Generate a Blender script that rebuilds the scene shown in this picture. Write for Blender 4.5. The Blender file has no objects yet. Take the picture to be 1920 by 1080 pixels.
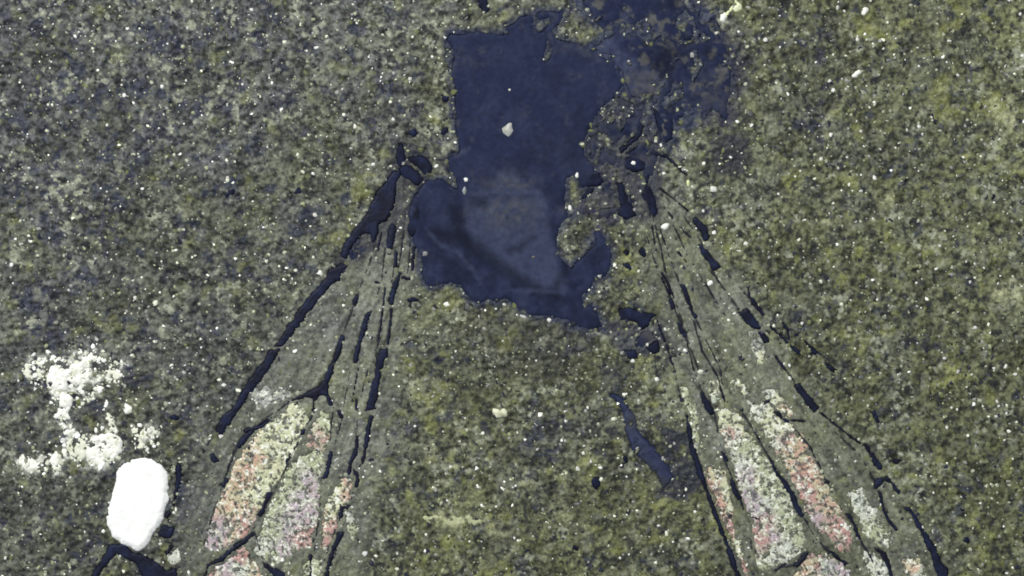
import bpy, math, random
import numpy as np

# ------------------------------------------------------------------ camera, light, exposure
S = 0.01                                   # world units per millimetre-scale step (rock is laid out on a 1920 x 1080 plan)
scene = bpy.context.scene
col = scene.collection
cam_d = bpy.data.cameras.new('camera'); cam = bpy.data.objects.new('camera', cam_d); col.objects.link(cam)
cam.location = (0, 0, 40.0); cam_d.sensor_width = 36; cam_d.lens = 36*40/19.2; cam_d.clip_end = 500
scene.camera = cam
world = bpy.data.worlds.new('World'); scene.world = world; world.use_nodes = True
bg = world.node_tree.nodes['Background']; bg.inputs[0].default_value = (0.88, 0.95, 1.0, 1); bg.inputs[1].default_value = 0.42
def area(name, loc, size, power, colour):
    d = bpy.data.lights.new(name, 'AREA'); d.energy = power; d.size = size; d.color = colour
    o = bpy.data.objects.new(name, d); col.objects.link(o); o.location = loc
    v = -np.array(loc); 
    from mathutils import Vector
    o.rotation_euler = Vector(v).to_track_quat('-Z', 'Y').to_euler()
area('key_lamp', (-34, 46, 62), 9.0, 66000, (1.0, 0.98, 0.93))
vs = scene.view_settings; vs.view_transform = 'Standard'; vs.look = 'None'; vs.exposure = 0.0; vs.gamma = 1.0
scene.cycles.filter_width = 1.8
scene.cycles.use_denoising = False
scene.cycles.max_bounces = 4

# ------------------------------------------------------------------ noise helpers (all in plan coordinates)
_tab = {}
def table(seed):
    if seed not in _tab: _tab[seed] = np.random.default_rng(seed).random((256, 256)).astype(np.float32)
    return _tab[seed]
def vn(x, y, w, seed):                      # value noise, wavelength w, -1..1
    t = table(seed); x = np.asarray(x)/w + 57.3; y = np.asarray(y)/w + 91.7
    xi = np.floor(x).astype(int); yi = np.floor(y).astype(int); fx = x-xi; fy = y-yi
    fx = fx*fx*(3-2*fx); fy = fy*fy*(3-2*fy); x0 = xi & 255; x1 = (xi+1) & 255; y0 = yi & 255; y1 = (yi+1) & 255
    a = t[y0, x0]*(1-fx) + t[y0, x1]*fx; b = t[y1, x0]*(1-fx) + t[y1, x1]*fx
    return 2*(a*(1-fy) + b*fy) - 1
def fbm(x, y, w, seed, n=3, gain=0.55):
    s = 0; a = 1; tot = 0
    for k in range(n):
        c, d = math.cos(0.7*k+0.3), math.sin(0.7*k+0.3)
        s = s + a*vn(c*x-d*y, d*x+c*y, w/2**k, seed+31*k); tot += a; a *= gain
    return s/tot
def voro(x, y, w, seed):                    # F1 distance, F2-F1 and a random number of the nearest cell
    t1, t2, t3 = table(seed), table(seed+1), table(seed+2)
    x = np.asarray(x)/w + 33.0; y = np.asarray(y)/w + 71.0; xi = np.floor(x).astype(int); yi = np.floor(y).astype(int)
    f1 = np.full(x.shape, 9.0); f2 = np.full(x.shape, 9.0); cid = np.zeros(x.shape)
    for dx in (-1, 0, 1):
        for dy in (-1, 0, 1):
            cx = (xi+dx); cy = (yi+dy); i, j = cy & 255, cx & 255
            d = np.hypot(cx + t1[i, j] - x, cy + t2[i, j] - y)
            m = d < f1; f2 = np.where(m, f1, np.minimum(f2, d)); cid = np.where(m, t3[i, j], cid); f1 = np.where(m, d, f1)
    return f1, f2-f1, cid
def sstep(a, b, v): 
    t = np.clip((v-a)/(b-a), 0, 1); return t*t*(3-2*t)

def sd_poly(poly, x, y):                    # signed distance, positive inside
    p = np.asarray(poly, float); q = np.roll(p, -1, 0)
    d2 = np.full(x.shape, 1e12); ins = np.zeros(x.shape, bool)
    for (ax, ay), (bx, by) in zip(p, q):
        ex, ey = bx-ax, by-ay; L = ex*ex+ey*ey + 1e-9
        t = np.clip(((x-ax)*ex+(y-ay)*ey)/L, 0, 1)
        d2 = np.minimum(d2, (x-ax-t*ex)**2+(y-ay-t*ey)**2)
        if ay != by:
            c = ((ay > y) != (by > y)) & (x < (bx-ax)*(y-ay)/(by-ay)+ax); ins ^= c
    d = np.sqrt(d2); return np.where(ins, d, -d)
def sd_line(pts, x, y):                     # pts: (x, y, half width); positive inside
    f = np.full(x.shape, -1e6)
    for (ax, ay, ar), (bx, by, br) in zip(pts[:-1], pts[1:]):
        ex, ey = bx-ax, by-ay; L = ex*ex+ey*ey + 1e-9
        t = np.clip(((x-ax)*ex+(y-ay)*ey)/L, 0, 1)
        f = np.maximum(f, ar+(br-ar)*t - np.hypot(x-ax-t*ex, y-ay-t*ey))
    return f

def rounded(p, n=2):                       # corner cutting
    p = np.asarray(p, float)
    for _ in range(n):
        q = np.roll(p, -1, 0); p = np.stack([0.75*p+0.25*q, 0.25*p+0.75*q], 1).reshape(-1, 2)
    return [tuple(v) for v in p]
class Shape:                                # a ragged outline: polygons / strokes joined, holes cut
    def __init__(s, polys=(), holes=(), lines=(), rag=2.2, wave=9, seed=5, pit=0.0, fade=0.0, reach=10.0, wp=11, shrink=0.0):
        s.shrink = shrink; s.fade, s.reach, s.wp = fade, reach, wp; s.polys, s.holes, s.lines, s.rag, s.wave, s.seed, s.pit = polys, holes, lines, rag, wave, seed, pit
        P = [np.asarray(p, float)[:, :2] for p in list(polys)+list(lines)]
        a = np.concatenate(P); m = rag + 3 + max([r[2] for l in lines for r in l] or [0])
        s.x0, s.y0 = a.min(0)-m; s.x1, s.y1 = a.max(0)+m
    def f(s, x, y):
        v = np.full(x.shape, -1e6)
        for p in s.polys: v = np.maximum(v, sd_poly(p, x, y))
        for l in s.lines: v = np.maximum(v, sd_line(l, x, y))
        for h in s.holes: v = np.minimum(v, -sd_poly(h, x, y) if not isinstance(h, tuple) else v)
        v = v - s.shrink + s.rag*fbm(x, y, s.wave, s.seed, 3, 0.6)
        if s.pit:
            k = fbm(x, y, s.wp, s.seed+400, 3, 0.75); v = np.minimum(v, (s.pit - s.fade*np.clip(1-v/s.reach, 0, 1) - k)*16)
        return v

# ------------------------------------------------------------------ materials
def principled(name):
    m = bpy.data.materials.new(name); m.use_nodes = True; nt = m.node_tree
    return m, nt, nt.nodes['Principled BSDF']
def attr_mat(name, rough, spec, grain=60.0, grain_amt=0.35, bump=0.3, bump_scale=40.0, coat=0.0):
    m, nt, b = principled(name); N = nt.nodes.new; L = nt.links.new
    a = N('ShaderNodeAttribute'); a.attribute_name = 'mineral'
    tc = N('ShaderNodeTexCoord')
    n = N('ShaderNodeTexNoise'); n.inputs['Scale'].default_value = grain; n.inputs['Detail'].default_value = 3; L(tc.outputs['Object'], n.inputs['Vector'])
    mr = N('ShaderNodeMapRange'); mr.inputs[1].default_value = 0.3; mr.inputs[2].default_value = 0.7
    mr.inputs[3].default_value = 1-grain_amt; mr.inputs[4].default_value = 1+grain_amt; L(n.outputs[0], mr.inputs[0])
    mx = N('ShaderNodeVectorMath'); mx.operation = 'SCALE'; L(a.outputs['Color'], mx.inputs[0]); L(mr.outputs[0], mx.inputs['Scale'])
    L(mx.outputs[0], b.inputs['Base Color'])
    n2 = N('ShaderNodeTexNoise'); n2.inputs['Scale'].default_value = bump_scale; n2.inputs['Detail'].default_value = 2; L(tc.outputs['Object'], n2.inputs['Vector'])
    bp = N('ShaderNodeBump'); bp.inputs['Strength'].default_value = bump; bp.inputs['Distance'].default_value = 0.02
    L(n2.outputs[0], bp.inputs['Height']); L(bp.outputs[0], b.inputs['Normal'])
    b.inputs['Roughness'].default_value = rough; b.inputs['Specular IOR Level'].default_value = spec
    b.inputs['Coat Weight'].default_value = coat; b.inputs['Coat Roughness'].default_value = 0.25
    return m
M_rock = attr_mat('grainy_rock', 0.62, 0.35, 22, 0.28, 0.5, 16)
M_film = attr_mat('carbon_film', 0.65, 0.10, 9, 0.16, 0.25, 12)
M_vein = attr_mat('dark_vein', 0.55, 0.15, 14, 0.25, 0.4, 14)
M_cell = attr_mat('iridescent_membrane', 0.42, 0.45, 30, 0.25, 0.2, 22)
M_white = attr_mat('white_mineral', 0.5, 0.4, 12, 0.04, 0.2, 14)
M_crystal = attr_mat('glassy_grain', 0.28, 0.6, 20, 0.1, 0.1, 14)

# ------------------------------------------------------------------ mesh building
def new_mesh(name, verts, faces, mat, colours=None, parent=None, smooth=True):
    me = bpy.data.meshes.new(name); verts = np.asarray(verts, np.float32); faces = np.asarray(faces, np.int32)
    k = faces.shape[1]
    me.vertices.add(len(verts)); me.vertices.foreach_set('co', verts.ravel())
    me.loops.add(faces.size); me.loops.foreach_set('vertex_index', faces.ravel())
    me.polygons.add(len(faces)); me.polygons.foreach_set('loop_start', np.arange(0, faces.size, k, dtype=np.int32))
    me.polygons.foreach_set('loop_total', np.full(len(faces), k, np.int32))
    me.polygons.foreach_set('use_smooth', np.full(len(faces), smooth))
    me.update(calc_edges=True); me.validate()
    if colours is not None:
        a = me.attributes.new('mineral', 'FLOAT_COLOR', 'POINT'); c = np.ones((len(verts), 4), np.float32); c[:, :3] = colours
        a.data.foreach_set('color', c.ravel())
    me.materials.append(mat)
    o = bpy.data.objects.new(name, me); col.objects.link(o)
    if parent is not None: o.parent = parent
    return o
def wx(x): return (np.asarray(x)-960)*S
def wy(y): return (540-np.asarray(y))*S
def tag(o, label=None, cat=None, group=None, kind=None):
    for k, v in (('label', label), ('category', cat), ('group', group), ('kind', kind)):
        if v: o[k] = v
    return o

def film(name, sh, mat, colour_fn, h=3.0, edge=4.0, base=-3.0, res=2.0, parent=None, bumpy=0.6, press=True):
    """A sheet with the ragged outline of sh, rounded rim and a wall down into the rock."""
    gx = np.arange(sh.x0, sh.x1+res, res); gy = np.arange(sh.y0, sh.y1+res, res)
    X, Y = np.meshgrid(gx, gy); F = sh.f(X, Y); nx = len(gx)
    idx = np.arange(X.size).reshape(X.shape)
    a, b, c, d = idx[:-1, :-1].ravel(), idx[:-1, 1:].ravel(), idx[1:, 1:].ravel(), idx[1:, :-1].ravel()
    T = np.concatenate([np.stack([a, d, c], 1), np.stack([a, c, b], 1)])        # counter-clockwise seen from +z
    Ff = F.ravel(); Xf = X.ravel(); Yf = Y.ravel(); ins = Ff > 0
    n = ins[T].sum(1); tris = [T[n == 3]]; ew = []; extra = {}
    ex_xy = []
    def cut(i, j):
        k = (i, j) if i < j else (j, i)
        if k not in extra:
            t = Ff[i]/(Ff[i]-Ff[j]); extra[k] = X.size + len(ex_xy); ex_xy.append((Xf[i]+(Xf[j]-Xf[i])*t, Yf[i]+(Yf[j]-Yf[i])*t))
        return extra[k]
    out = []
    for tri in T[(n == 1) | (n == 2)]:
        tri = list(tri); s_ = [ins[v] for v in tri]
        if sum(s_) == 1:
            k = s_.index(True); p, q, r = tri[k], tri[(k+1) % 3], tri[(k+2) % 3]
            u, v = cut(p, q), cut(p, r); out.append((p, u, v)); ew.append((u, v))
        else:
            k = s_.index(False); p, q, r = tri[k], tri[(k+1) % 3], tri[(k+2) % 3]
            u, v = cut(q, p), cut(r, p); out += [(u, q, r), (u, r, v)]; ew.append((v, u))
    if out: tris.append(np.array(out))
    tris = np.concatenate(tris)
    if len(ex_xy):
        E = np.array(ex_xy); Xf = np.concatenate([Xf, E[:, 0]]); Yf = np.concatenate([Yf, E[:, 1]]); Ff = np.concatenate([Ff, np.zeros(len(E))])
    Z = base + h*np.sqrt(np.clip(Ff/edge, 0, 1)) + bumpy*(fbm(Xf, Yf, 40, 77, 3) + 0.5*fbm(Xf, Yf, 12, 78, 2))
    use, inv = np.unique(tris, return_inverse=True); tris = inv.reshape(-1, 3)
    remap = {int(o): i for i, o in enumerate(use)}
    x, y, z, f = Xf[use], Yf[use], Z[use], Ff[use]
    C = colour_fn(x, y, f)
    nb = len(use); lo = {}; wall = []; lx = []
    for u, v in ew:
        if u not in remap or v not in remap: continue
        u, v = remap[u], remap[v]
        for w in (u, v):
            if w not in lo: lo[w] = nb + len(lx); lx.append(w)
        wall += [(u, lo[u], lo[v]), (u, lo[v], v)]
    if lx:
        lx = np.array(lx); x = np.concatenate([x, x[lx]]); y = np.concatenate([y, y[lx]]); z = np.concatenate([z, np.full(len(lx), base-9.0)])
        C = np.concatenate([C, C[lx]]); tris = np.concatenate([tris, np.array(wall)])
    o = new_mesh(name, np.stack([wx(x), wy(y), z*S], 1), tris, mat, C, parent)
    if press is not False: PRESS.append((sh, base, (1.0 if base < -2.9 else 0.2) if press is True else press))
    return o
PRESS = []
SLIVERS = [[(780,962),(840,958),(905,966),(925,985),(880,996),(820,990)],[(915,990),(960,1005),(950,1025),(925,1015)],[(1040,930),(1075,960),(1060,985),(1035,960)],[(935,890),(990,880),(1000,905),(950,925)],[(790,800),(815,800),(812,860),(795,850)],[(770,700),(800,705),(795,740),(772,738)],[(1850,170),(1900,180),(1915,260),(1870,250)],[(1860,520),(1915,530),(1910,600),(1868,590)],[(1530,400),(1570,405),(1568,425),(1532,420)],[(1630,350),(1680,345),(1690,385),(1640,390)]]
POWDER = [[(45,690),(60,668),(110,670),(150,655),(178,650),(200,672),(238,680),(240,708),(210,722),(185,738),(150,760),(130,770),(128,800),(150,815),(185,800),(222,815),(226,860),(190,878),(150,872),(120,850),(112,800),(104,760),(90,730),(55,712)],[(252,800),(296,800),(300,840),(280,850),(255,845)],[(30,862),(75,852),(130,855),(126,884),(40,885)]]

# ------------------------------------------------------------------ outlines traced in plan
BODY = [(839,69),(843,60),(864,64),(885,60),(897,58),(914,60),(937,64),(951,60),(945,52),(962,40),(978,29),(999,26),(1012,20),(1032,18),(1062,22),(1057,33),
 (1049,46),(1037,58),(1045,71),(1062,74),(1084,82),(1110,92),(1133,108),(1143,115),(1160,133),(1172,158),(1160,175),(1139,196),(1122,212),(1106,242),(1097,269),(1097,290),(1110,308),
 (1124,325),(1131,342),(1108,350),(1091,371),(1092,392),(1082,405),(1060,412),(1052,425),(1046,450),(1048,478),(1060,490),(1070,502),(1084,486),(1103,470),(1116,456),(1114,435),(1122,429),(1131,437),
 (1139,454),(1141,465),(1150,477),(1147,502),(1137,521),(1129,519),(1118,519),(1114,533),(1104,550),(1093,554),(1097,575),(1110,571),(1120,581),(1125,600),(1129,614),(1104,619),
 (1083,614),(1062,600),(1032,596),(993,592),(980,583),(966,575),(955,565),(947,560),(930,570),(916,562),(901,573),(887,565),(870,552),(864,537),(845,533),(826,535),(805,542),(795,529),
 (789,517),(789,492),(785,469),(774,458),(772,435),(773,419),(764,408),(766,387),(775,365),(789,348),(799,338),(814,335),(826,331),(839,339),(847,350),(857,352),(852,330),(843,317),
 (837,300),(845,292),(857,289),(860,279),(857,262),(853,235),(852,205),(851,167),(847,150),(846,129),(850,108),(849,96),(843,83),(835,77)]
BODY_HOLES = [
 [(1001,25),(1010,38),(1030,36),(1033,46),(1021,51),(1011,59),(1000,50),(1003,38)],
 [(1028,79),(1034,90),(1031,106),(1024,115),(1021,108),(1026,92)],
 [(1064,333),(1074,330),(1085,342),(1089,352),(1100,352),(1088,373),(1089,387),(1082,400),(1066,404),(1064,388),(1060,373),(1062,350)]]
HEAD = [(1089,-30),(1095,12),(1110,27),(1118,45),(1131,56),(1139,65),(1128,80),(1112,88),(1133,104),(1146,114),(1163,132),(1176,158),(1184,180),(1196,198),(1220,199),(1227,212),(1232,237),(1238,254),(1246,267),
 (1260,262),(1260,242),(1264,225),(1277,227),(1289,229),(1300,212),(1314,204),(1325,217),(1337,210),(1352,223),(1366,231),(1366,198),(1371,171),(1372,156),(1372,129),(1368,108),(1370,92),
 (1360,83),(1352,67),(1350,44),(1327,31),(1314,20),(1310,4),(1312,-30)]
HEAD_HOLES = [
 [(1172,56),(1189,47),(1206,52),(1218,45),(1227,56),(1239,65),(1227,73),(1222,90),(1208,85),(1204,71),(1192,60)],
 [(1285,19),(1291,42),(1283,60),(1268,50),(1272,33)],
 [(1276,-20),(1292,-3),(1304,13),(1302,21),(1290,14),(1280,2)],
 [(1298,72),(1310,69),(1322,74),(1310,79)],
 [(1300,96),(1306,98),(1308,112),(1316,120),(1314,126),(1305,118)],
 [(1297,132),(1312,125),(1312,132),(1302,143)],
 [(1262,158),(1272,166),(1279,181),(1270,194),(1245,198),(1245,185),(1258,176)]]
SIDE_PLATE = [(1123,214),(1140,198),(1160,178),(1178,184),(1196,200),(1214,208),(1204,232),(1194,250),(1176,268),(1160,288),(1142,262),(1126,246),(1108,246)]
SIDE_PLATE2 = [(1108,262),(1130,258),(1160,290),(1205,262),(1235,285),(1225,330),(1205,345),(1195,380),(1165,395),(1140,412),(1100,398),(1098,375),(1118,350),(1136,342),(1130,325),(1112,308),(1102,292)]
SIDE_PLATE3 = [(650,470),(668,448),(694,440),(698,455),(690,470),(668,486),(655,492)]

LEFT_VEINS = [
 [(737,322),(755,316),(744,347),(742,375),(733,405),(722,416),(712,420),(706,447),(698,455),(696,438),(684,436),(672,450),(658,468),(648,486),(640,480),(643,460),(655,442),(672,420),(690,398),(694,383),(706,360),(718,345),(725,337)],
 [(615,505),(633,497),(650,495),(654,501),(642,513),(638,527),(630,525),(607,553),(578,588),(568,602),(531,652),(514,650),(545,600),(557,582),(593,540),(610,522)],
 [(502,665),(508,655),(524,655),(518,669),(506,692),(479,729),(464,744),(441,779),(416,817),(400,810),(420,777),(439,760),(456,725),(472,704)],
 [(670,542),(674,547),(673,563),(668,578),(657,575),(663,563)],
 [(702,524),(713,525),(712,533),(701,532)],
 [(687,585),(697,582),(692,600),(689,615),(679,642),(670,681),(660,683),(666,654),(675,621),(680,603)],
 [(639,629),(650,631),(639,660),(627,692),(616,721),(616,733),(625,760),(618,762),(610,744),(600,744),(591,754),(589,773),(583,773),(587,746),(568,746),(541,755),(537,753),(560,744),(579,731),(597,723),(608,706),(616,687),(627,662)],
 [(560,815),(568,802),(576,803),(569,817)],
 [(537,872),(533,865),(541,848),(551,846),(545,860)],
 [(502,921),(514,923),(502,944),(489,969),(482,966),(493,942)],
 [(616,845),(626,846),(620,877),(612,899),(605,897),(612,873)],
 [(439,842),(454,817),(472,804),(486,798),(472,817),(450,843)],
 [(392,855),(400,848),(408,858),(413,866),(400,868)],
 [(412,909),(425,897),(429,901),(420,918)],
 [(377,840),(385,844),(381,851)],
 [(748,510),(753,512),(744,540),(738,573),(727,575),(732,548),(738,528)],
 [(712,655),(727,653),(725,669),(716,696),(714,717),(704,767),(685,771),(693,733),(702,700),(706,669)],
 [(693,777),(700,781),(694,808),(689,842),(685,865),(679,873),(677,860),(683,831),(688,800)],
 [(666,817),(675,817),(672,846),(662,869),(658,892),(649,893),(652,869),(664,842)],
 [(662,880),(670,887),(676,900),(670,916),(665,912),(667,898)],
 [(636,945),(656,948),(652,956),(645,954),(640,979),(635,978)],
 [(633,998),(645,998),(628,1035),(614,1092),(603,1092),(618,1040)],
 [(579,1040),(586,1040),(586,1092),(577,1092)],
 [(479,996),(472,1006),(460,1020),(439,1034),(416,1053),(393,1064),(385,1092),(378,1092),(387,1057),(410,1047),(431,1028),(447,1016)],
 [(492,1054),(510,1063),(531,1075),(545,1092),(522,1092),(497,1066)],
 [(328,880),(335,861),(341,867),(341,897),(337,915),(331,930),(326,950),(321,948),(328,920)],
 [(308,967),(318,956),(321,963),(312,973)],
 [(293,1001),(306,985),(318,989),(327,990),(320,1009),(306,1010)],
 [(327,1024),(313,1044),(306,1038),(318,1024)],
 [(204,1022),(233,1019),(254,1038),(277,1045),(293,1055),(314,1070),(331,1063),(335,1092),(268,1092),(262,1070),(250,1056),(233,1047),(218,1038),(186,1080),(178,1092),(166,1092),(177,1070),(195,1042)],
 [(733,418),(744,422),(741,445),(735,467),(722,465),(728,440)],
]
LEFT_LINES = [
 [(743,472,2.4),(742,498,3)], [(734,580,2.4),(732,605,2),(727,645,2)], [(777,463,2.4),(774,490,3),(773,507,2)], [(755,520,3),(767,523,3)],
 [(715,436,1.5),(708,470,1.5)], [(722,540,1.5),(714,610,1.6),(708,640,1.4)], [(460,808,4),(489,800,3),(508,785,2)], [(672,690,1.4),(662,740,1.2)],
 [(668,750,2.2),(669,766,3)], [(636,772,3),(640,782,4)],
]
RIGHT_VEINS = [
 [(1297,412),(1304,403),(1320,417),(1325,427),(1333,442),(1329,452),(1320,452),(1310,433)],
 [(1306,454),(1318,458),(1337,481),(1352,500),(1335,510),(1329,494),(1316,477)],
 [(1269,469),(1289,489),(1289,497),(1281,488)],
 [(1400,537),(1406,537),(1408,554),(1422,571),(1435,590),(1429,595),(1414,575),(1402,558)],
 [(1377,579),(1388,584),(1402,573),(1410,588),(1424,608),(1428,619),(1419,617),(1408,616),(1394,602)],
 [(1421,622),(1431,619),(1444,640),(1432,646),(1423,632)],
 [(1487,723),(1500,717),(1510,733),(1525,750),(1537,765),(1527,773),(1512,758),(1502,740),(1494,733)],
 [(1546,676),(1570,694),(1562,699),(1546,684)],
 [(1504,634),(1521,648),(1538,662),(1531,670),(1512,648)],
 [(1492,623),(1498,624),(1496,632),(1489,631)],
 [(1271,604),(1279,610),(1290,631),(1283,638),(1275,623)],
 [(1247,638),(1252,643),(1258,667),(1263,684),(1257,681),(1253,663)],
 [(1259,694),(1270,698),(1263,704)],
 [(1231,511),(1243,520),(1254,542),(1264,567),(1266,580),(1259,582),(1252,550),(1243,533)],
 [(1275,535),(1283,533),(1295,560),(1302,583),(1310,594),(1304,600),(1297,592),(1287,562)],
 [(1295,542),(1302,539),(1300,551)],
 [(1285,777),(1290,776),(1298,813),(1302,837),(1315,869),(1327,917),(1344,958),(1359,1000),(1371,1025),(1392,1092),(1381,1092),(1361,1027),(1348,992),(1332,950),(1323,921),(1309,890),(1298,857),(1293,837),(1289,803)],
 [(1315,737),(1320,736),(1330,753),(1341,773),(1330,780),(1323,767),(1318,753)],
 [(1352,848),(1360,850),(1367,867),(1358,870)],
 [(1369,900),(1377,900),(1384,923),(1392,936),(1384,937),(1373,923)],
 [(1444,867),(1450,864),(1457,883),(1475,904),(1490,925),(1496,946),(1509,965),(1502,974),(1488,950),(1477,925),(1465,904),(1450,883)],
 [(1429,752),(1446,748),(1437,763),(1429,762)],
 [(1452,773),(1462,770),(1469,783),(1483,787),(1479,799),(1462,785)],
 [(1385,769),(1394,766),(1390,776)],
 [(1617,831),(1625,832),(1641,855),(1656,876),(1652,887),(1639,872)],
 [(1670,861),(1691,862),(1682,873)],
 [(1641,897),(1664,891),(1676,905),(1691,924),(1685,927),(1670,908),(1660,903),(1647,915),(1641,918),(1638,907)],
 [(1693,953),(1707,950),(1720,972),(1739,1001),(1757,1026),(1766,1051),(1778,1067),(1778,1092),(1764,1092),(1753,1063),(1745,1038),(1730,1009),(1714,974),(1701,957)],
 [(1578,957),(1597,966),(1605,984),(1617,1012),(1609,1014),(1599,984),(1587,966)],
 [(1630,1016),(1643,1027),(1662,1037),(1670,1055),(1678,1092),(1670,1092),(1660,1056),(1650,1040)],
 [(1553,1031),(1562,1033),(1578,1048),(1594,1057),(1582,1060),(1566,1047)],
 [(1517,1035),(1510,1051),(1495,1064),(1488,1061),(1506,1038)],
 [(1633,772),(1641,772),(1652,792),(1644,793)],
 [(1545,896),(1556,905),(1549,908)],
]
RIGHT_LINES = [
 [(1222,287,2.5),(1247,292,2.5),(1264,306,2.5),(1287,329,1.6)], [(1241,512,2),(1252,532,2),(1262,554,1.6)], [(1232,600,1.6),(1240,622,2),(1247,640,2)],
 [(1290,395,1.5),(1262,372,1.5),(1236,352,1.5)], [(1468,606,2),(1477,618,2.2),(1479,636,2)], [(1455,670,2),(1478,700,1.5),(1490,716,2)], [(1440,608,2),(1466,632,2),(1490,655,3),(1500,662,3)],
 [(1540,775,2),(1565,795,1.6),(1590,815,2),(1612,830,2.5)], [(1651,925,3),(1655,950,2.5),(1666,975,3),(1680,992,3)], [(1455,1071,1.8),(1474,1056,2.2)], [(1364,835,1.3),(1390,814,1.3)],
 [(1345,705,1.2),(1352,730,1.6),(1357,748,2)], [(1484,788,2),(1510,790,1.5)], [(1412,970,2.6),(1424,974,2)], [(1524,655,2.5),(1520,670,2.5)],
]
LEFT_WING = [(740,330),(756,330),(768,400),(776,470),(782,520),(762,600),(748,680),(735,780),(722,860),(700,940),(690,1000),(680,1092),(340,1092),(340,1000),(360,930),(400,830),(440,775),(500,690),(560,610),(620,530),(655,480),(700,410)]
RIGHT_WING = [(1180,340),(1235,330),(1290,400),(1340,470),(1400,540),(1440,620),(1500,710),(1560,780),(1620,830),(1670,900),(1720,970),(1770,1050),(1785,1092),(1395,1092),(1360,1010),(1325,920),(1296,850),(1280,770),(1250,660),(1230,560),(1205,450)]
FAINT = {'left': [
  [(705,450,2),(690,500,2),(675,540,2)], [(662,575,2),(640,630,2)], [(722,465,2),(716,520,1.8),(700,580,1.8)], [(741,470,1.8),(736,520,1.8),(720,600,1.8),(700,680,1.6)], [(770,430,2),(766,500,2),(758,540,1.6)], [(760,400,2),(752,470,1.8),(746,510,1.8)],
  [(660,683,2),(648,740,2),(640,790,2),(624,845,2.2)], [(589,773,2.5),(570,805,2.5),(548,850,2.5),(515,920,2.5),(490,965,2.5),(478,1000,2.5)], [(606,898,2),(598,960,2),(590,1030,2)], [(541,755,2.5),(505,780,3),(470,808,3.5),(440,845,3),(420,900,2.5),(400,960,2.5),(380,1030,2.5)],
  [(676,870,2),(660,930,2.5),(645,980,2.5),(628,1040,2.5)], [(655,892,2),(640,940,2),(626,1000,2),(608,1050,2)], [(625,765,2),(620,800,2),(618,840,2)], [(478,1000,3),(490,1040,3),(500,1060,3)], [(400,815,2),(380,850,2),(345,880,2.5)], [(690,690,1.5),(672,760,1.5),(668,815,1.8)]],
 'right': [
  [(1215,345,2),(1240,380,2),(1270,420,2),(1300,450,2)], [(1222,400,2),(1238,460,2),(1248,510,2)], [(1195,406,2),(1215,450,1.8),(1232,505,1.8)], [(1262,420,1.8),(1290,480,1.8),(1340,560,1.8),(1378,620,1.8)], [(1335,510,3),(1360,545,2.5),(1385,580,3)], [(1352,500,2),(1380,530,2),(1405,560,2)],
  [(1444,642,3.5),(1465,680,3),(1490,720,3.5)], [(1430,595,2),(1455,630,2),(1475,660,2)], [(1304,595,2),(1325,640,2),(1350,690,2),(1357,740,2),(1360,760,2)], [(1266,580,2),(1285,630,2),(1300,690,2),(1318,740,2)], [(1340,775,2.5),(1352,845,2.5),(1370,890,2.5),(1390,940,2.5),(1405,1000,2.5),(1412,1050,2.5)],
  [(1390,770,2.5),(1415,810,2.5),(1446,865,2.5)], [(1505,968,2.5),(1530,1010,2.5),(1555,1035,3)], [(1527,768,2),(1560,805,2),(1610,850,2.5),(1642,905,2.5)], [(1483,795,2.5),(1520,840,2.5),(1548,898,2.5),(1578,955,2.5)], [(1612,1010,2.5),(1630,1040,2.5),(1650,1080,2.5)], [(1455,1068,3),(1490,1058,3),(1515,1035,3)],
  [(1238,430,2),(1262,500,2),(1290,570,2)], [(1208,360,2.5),(1222,420,2.5),(1230,470,2)], [(1318,458,2),(1300,430,2),(1270,390,2),(1240,365,2)], [(1300,600,2),(1318,660,2),(1345,705,2)], [(1250,520,1.8),(1272,580,1.8),(1290,640,1.8),(1312,700,1.8)], [(1180,400,2.5),(1200,430,2.5),(1212,455,2)],
  [(1263,684,2),(1272,730,2.5),(1286,780,2.5)], [(1570,694,1.8),(1600,740,1.8),(1635,775,2)], [(1691,924,2.5),(1700,955,3)]]}
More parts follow.
